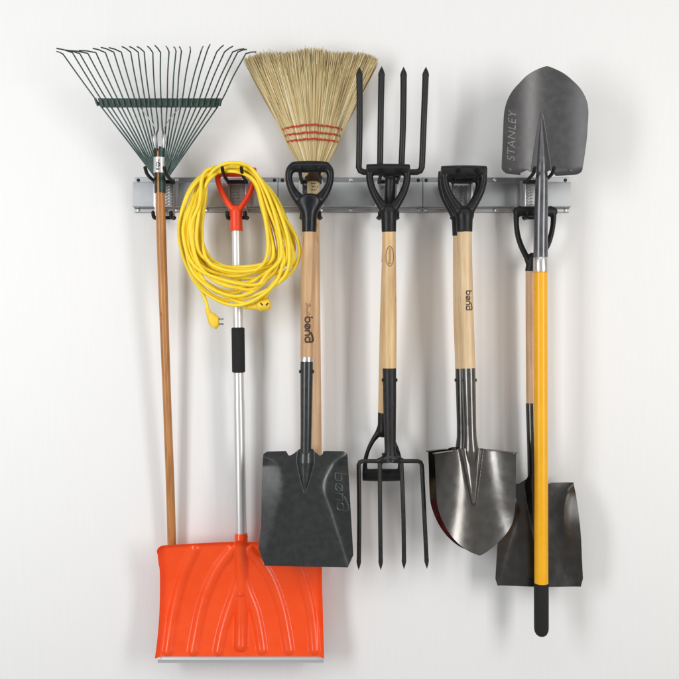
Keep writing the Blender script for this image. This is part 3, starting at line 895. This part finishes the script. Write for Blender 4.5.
def st_rel(px, py, u):
    q = (px-541.5)/42; v = (py-68)/109
    r = .036*q*q+.016*(1-v)**2
    t = (py-114)/60
    if t > 0:
        w = 1.0+9.6*min(1.1, t)**.9
        e = (px-541)/w
        if abs(e) < 1: r += (1-e*e)**1.15*.013*min(1, t)**.8
    if py > 169 and abs(px-541) > 13: r += .010*((py-169)/8)**2
    return r
bm = make_blade(T, XLy, XRy, YTy, YBy, st_rel, .0022, 130, 120)
bl = part('blade', bm, M['hammer'], st, ang=50)
# raised name reading up the blade edge
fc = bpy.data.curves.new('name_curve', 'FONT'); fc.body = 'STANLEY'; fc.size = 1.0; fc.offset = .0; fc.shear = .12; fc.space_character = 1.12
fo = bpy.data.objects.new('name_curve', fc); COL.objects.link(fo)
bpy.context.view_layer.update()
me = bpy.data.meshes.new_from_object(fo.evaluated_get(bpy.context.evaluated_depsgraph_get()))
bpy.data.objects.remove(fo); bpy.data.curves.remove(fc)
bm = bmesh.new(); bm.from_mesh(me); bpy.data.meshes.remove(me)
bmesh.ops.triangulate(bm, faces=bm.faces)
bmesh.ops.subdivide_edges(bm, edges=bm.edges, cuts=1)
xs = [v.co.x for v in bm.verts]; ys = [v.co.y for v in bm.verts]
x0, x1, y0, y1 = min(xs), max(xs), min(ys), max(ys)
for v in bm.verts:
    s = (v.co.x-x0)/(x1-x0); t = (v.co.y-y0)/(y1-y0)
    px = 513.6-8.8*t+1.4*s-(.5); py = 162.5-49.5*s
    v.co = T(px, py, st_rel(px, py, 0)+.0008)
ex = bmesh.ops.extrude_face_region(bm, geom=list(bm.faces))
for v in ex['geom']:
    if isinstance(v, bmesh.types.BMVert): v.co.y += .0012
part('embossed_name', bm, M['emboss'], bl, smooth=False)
for px in (507.5, 568.5):
    bm = bmesh.new(); c = T(px, 171.4, st_rel(px, 171.4, 0))
    tube(bm, [c+Vector((0, .001, 0)), c+Vector((0, -.0015, 0)), c+Vector((0, -.0025, 0))], [.0045, .0042, .002], 12)
    part('rivet', bm, M['hammer'], bl)

# ------------------------------------------------------------------ forks
def fork_head(T, bar_y, xs_bar, tips, r0, parent, m, up=False, corner=4.0):
    """four tines, the outer two bent out of the shoulder bar"""
    sg = -1 if up else 1
    xa, xb, xc, xd = xs_bar
    mid = (xb+xc)/2
    for i, (x, (tx, ty)) in enumerate(zip(xs_bar, tips)):
        bm = bmesh.new(); k = T.s(bar_y); r = r0*k
        L = abs(ty-bar_y)
        wob = (.5, -.35, .4, -.5)[i]
        def along(f): return (x+(tx-x)*f+wob*math.sin(f*3.14), bar_y+(ty-bar_y)*f)
        bow = lambda f: .012*math.sin(math.pi*min(1, f))
        body = [along(f) for f in (.10, .25, .4, .55, .7, .82, .9)]
        pts = []; rad = []
        if i in (0, 3):
            s = 1 if i == 0 else -1
            pts += [T(mid-s*3, bar_y), T(x+s*corner*2.2, bar_y), T(x+s*corner, bar_y+.1*sg), T(x+s*corner*.32, bar_y+sg*corner*.3), T(x, bar_y+sg*corner)]
            rad += [(r, r*1.1)]*5
        else:
            pts += [T(x, bar_y-sg*1.0)]; rad += [(r, r)]
        for j, (px, py) in enumerate(body):
            f = (.10, .25, .4, .55, .7, .82, .9)[j]
            pts.append(T(px, py, bow(f))); rad.append((r*(1.0 if f < .6 else 1.0+.12*(f-.6)), r*.95))
        for f, w in ((.915, 1.12), (.935, 1.0), (.965, .62), (.99, .2), (1.0, .06)):
            px, py = along(f); pts.append(T(px, py, bow(f))); rad.append((r*w, r*.9*w))
        tube(bm, pts, rad, 12, ref=(0, 1, 0))
        part('tine', bm, m, parent)
    return

T = Plane(170, .125, 570, .090)
cx = lambda y: lerp_tab([(163, 388.2), (232, 388.9), (366, 389.4), (455, 390.2)], y)
fork = thing('digging_fork', T(392, 570), 'black four tined digging fork hanging tines down in front of another fork', 'pitchfork')
d_grip(T, (366.2, 410.0, 163.6, 175.8), [(370, 168, 3.8), (369.6, 178, 3.6), (371.9, 188, 3.7), (376.8, 198, 4.1), (382.2, 206, 5), (385.6, 212, 5.4)],
       [(203.5, 4), (208, 7), (213, 8), (222, 7.5), (232.4, 7.3)], cx, fork, M['plastic'])
hd = rod(T, [(230, 6.7), (290, 7.3), (330, 7.4), (368, 7.0)], cx, M['wood_fork'], fork, 'handle')
handle_mark(T, cx, 7.15, [arc(9.2, .0, 9.8, 3.9, 0, 360, 40), [(1.5, -.6), (3, 1), (4.4, -.6), (5.2, .8), (6.6, -.6), (7.6, .9), (9, -.4), (10, .8), (11.4, -.5), (12.6, .9), (14, -.5), (15.2, -1.4), (16.6, -.6), (16.4, 1), (15, 1.2)]],
            247.8, 389.4, 1.0, .62, M['ink_light'], hd, 'oval_mark')
rod(T, [(365.6, 6.5), (366, 6.9), (400, 6.6), (440, 5.8), (450, 5.4), (456, 6.5), (461, 7)], cx, M['iron'], fork, 'shaft_socket')
rivets(T, cx, 380, 6.6, M['iron'], fork)
fork_head(T, 461, (358.6, 379.8, 401.3, 421.8), ((358.7, 570), (380.8, 570), (404, 569.2), (427, 568.8)), 2.15, fork, M['iron_grey'])
bm = bmesh.new()
tube(bm, [T(377, 461), T(383, 459.5, .003), T(390.3, 457, .006), T(398, 459.5, .003), T(404, 461)], [(.005, .006), (.008, .008), (.013, .011), (.008, .008), (.005, .006)], 16, ref=(0, 1, 0), round_end=True)
tube(bm, [T(379.8, 464), T(384, 458), T(388, 452)], [.0055, .0075, .006], 12, round_end=True)
tube(bm, [T(401.3, 464), T(396.5, 458), T(392.5, 452)], [.0055, .0075, .006], 12, round_end=True)
rw = random.Random(3)
for _ in range(26):
    bmesh.ops.create_icosphere(bm, subdivisions=1, radius=rw.uniform(.002, .0038), matrix=Matrix.Translation(T(390.3+rw.uniform(-9, 9), 456.5+rw.uniform(-3.5, 3), .008+rw.uniform(0, .004))))
fuse(part('shoulder', bm, M['iron'], fork), .0011, 2)

T = Plane(66, .112, 475, .050)
cx = lambda y: lerp_tab([(170, 390.8), (232, 388.6), (405, 383.6), (430, 382.9), (480, 382.4)], y)
fk2 = thing('digging_fork', T(382, 481), 'black four tined digging fork hung upside down with its tines pointing up the wall', 'pitchfork')
fork_head(T, 172.2, (358.8, 380.0, 401.2, 421.8), ((359.3, 66.8), (381.7, 66.3), (403.6, 66.8), (426, 66.8)), 3.1, fk2, M['iron'], up=True, corner=5)
bm = bmesh.new()
tube(bm, [T(378, 172.2), T(384, 173.5, .003), T(390.5, 176, .005), T(397, 173.5, .003), T(403, 172.2)], [(.006, .007), (.009, .009), (.014, .012), (.009, .009), (.006, .007)], 16, ref=(0, 1, 0), round_end=True)
fuse(part('shoulder', bm, M['iron'], fk2), .0011, 3)
rod(T, [(172, 6.0), (178, 5.0), (200, 5.6), (262, 6.2), (263, 6.0)], cx, M['iron'], fk2, 'shaft_socket')
rod(T, [(258, 6.0), (330, 6.2), (415, 5.3)], cx, M['wood_fork'], fk2, 'handle')
d_grip(T, (362.4, 403.2, 468.4, 481.4), [(364.8, 474, 2.6), (365.2, 462, 2.3), (367.8, 451, 2.1), (372.6, 441, 2.4), (378, 433.4, 3.4), (380.5, 428, 3.8)],
       [(411.8, 5.6), (424, 5.4), (432, 5.8), (437, 3.5)], cx, fk2, M['plastic'], arm_d=.008)

# ------------------------------------------------------------------ camera, light, render settings
cam = bpy.data.cameras.new('camera'); co = bpy.data.objects.new('camera', cam); COL.objects.link(co)
co.location = (0, -DC, 0); co.rotation_euler = (math.radians(90), 0, 0)
cam.sensor_width = 36; cam.lens = 36*DC/(679*S0); cam.clip_start = .05; cam.clip_end = 50
sc.camera = co
def area(name, loc, target, w, h, power, col=(1, 1, 1)):
    l = bpy.data.lights.new(name, 'AREA'); l.shape = 'RECTANGLE'; l.size = w; l.size_y = h; l.energy = power; l.color = col
    o = bpy.data.objects.new(name, l); COL.objects.link(o); o.location = loc
    o.rotation_euler = (Vector(target)-Vector(loc)).to_track_quat('-Z', 'Y').to_euler(); return o
area('studio_softbox_left', (-1.7, -2.0, .22), (-.15, 0, -.05), .55, 1.9, 33, (.955, .98, 1))
area('studio_softbox_right', (1.75, -2.0, .22), (.2, 0, -.05), .5, 1.9, 28.5, (1, .985, .96))
area('added_fill_overhead', (0, -2.3, 2.0), (0, 0, -.5), 2.4, 1.0, 12, (1, .99, .975))  # unseen lamp added above to fill the shadows
w = bpy.data.worlds.new('World'); sc.world = w; w.use_nodes = True
bg = w.node_tree.nodes['Background']; bg.inputs['Color'].default_value = (1, .985, .97, 1); bg.inputs['Strength'].default_value = .36
sc.view_settings.view_transform = 'Standard'; sc.view_settings.look = 'None'; sc.view_settings.exposure = 0; sc.view_settings.gamma = 1
sc.render.engine = 'CYCLES'
sc.cycles.max_bounces = 8; sc.cycles.diffuse_bounces = 4; sc.cycles.glossy_bounces = 4; sc.cycles.use_denoising = True
sc.cycles.caustics_reflective = False; sc.cycles.caustics_refractive = False
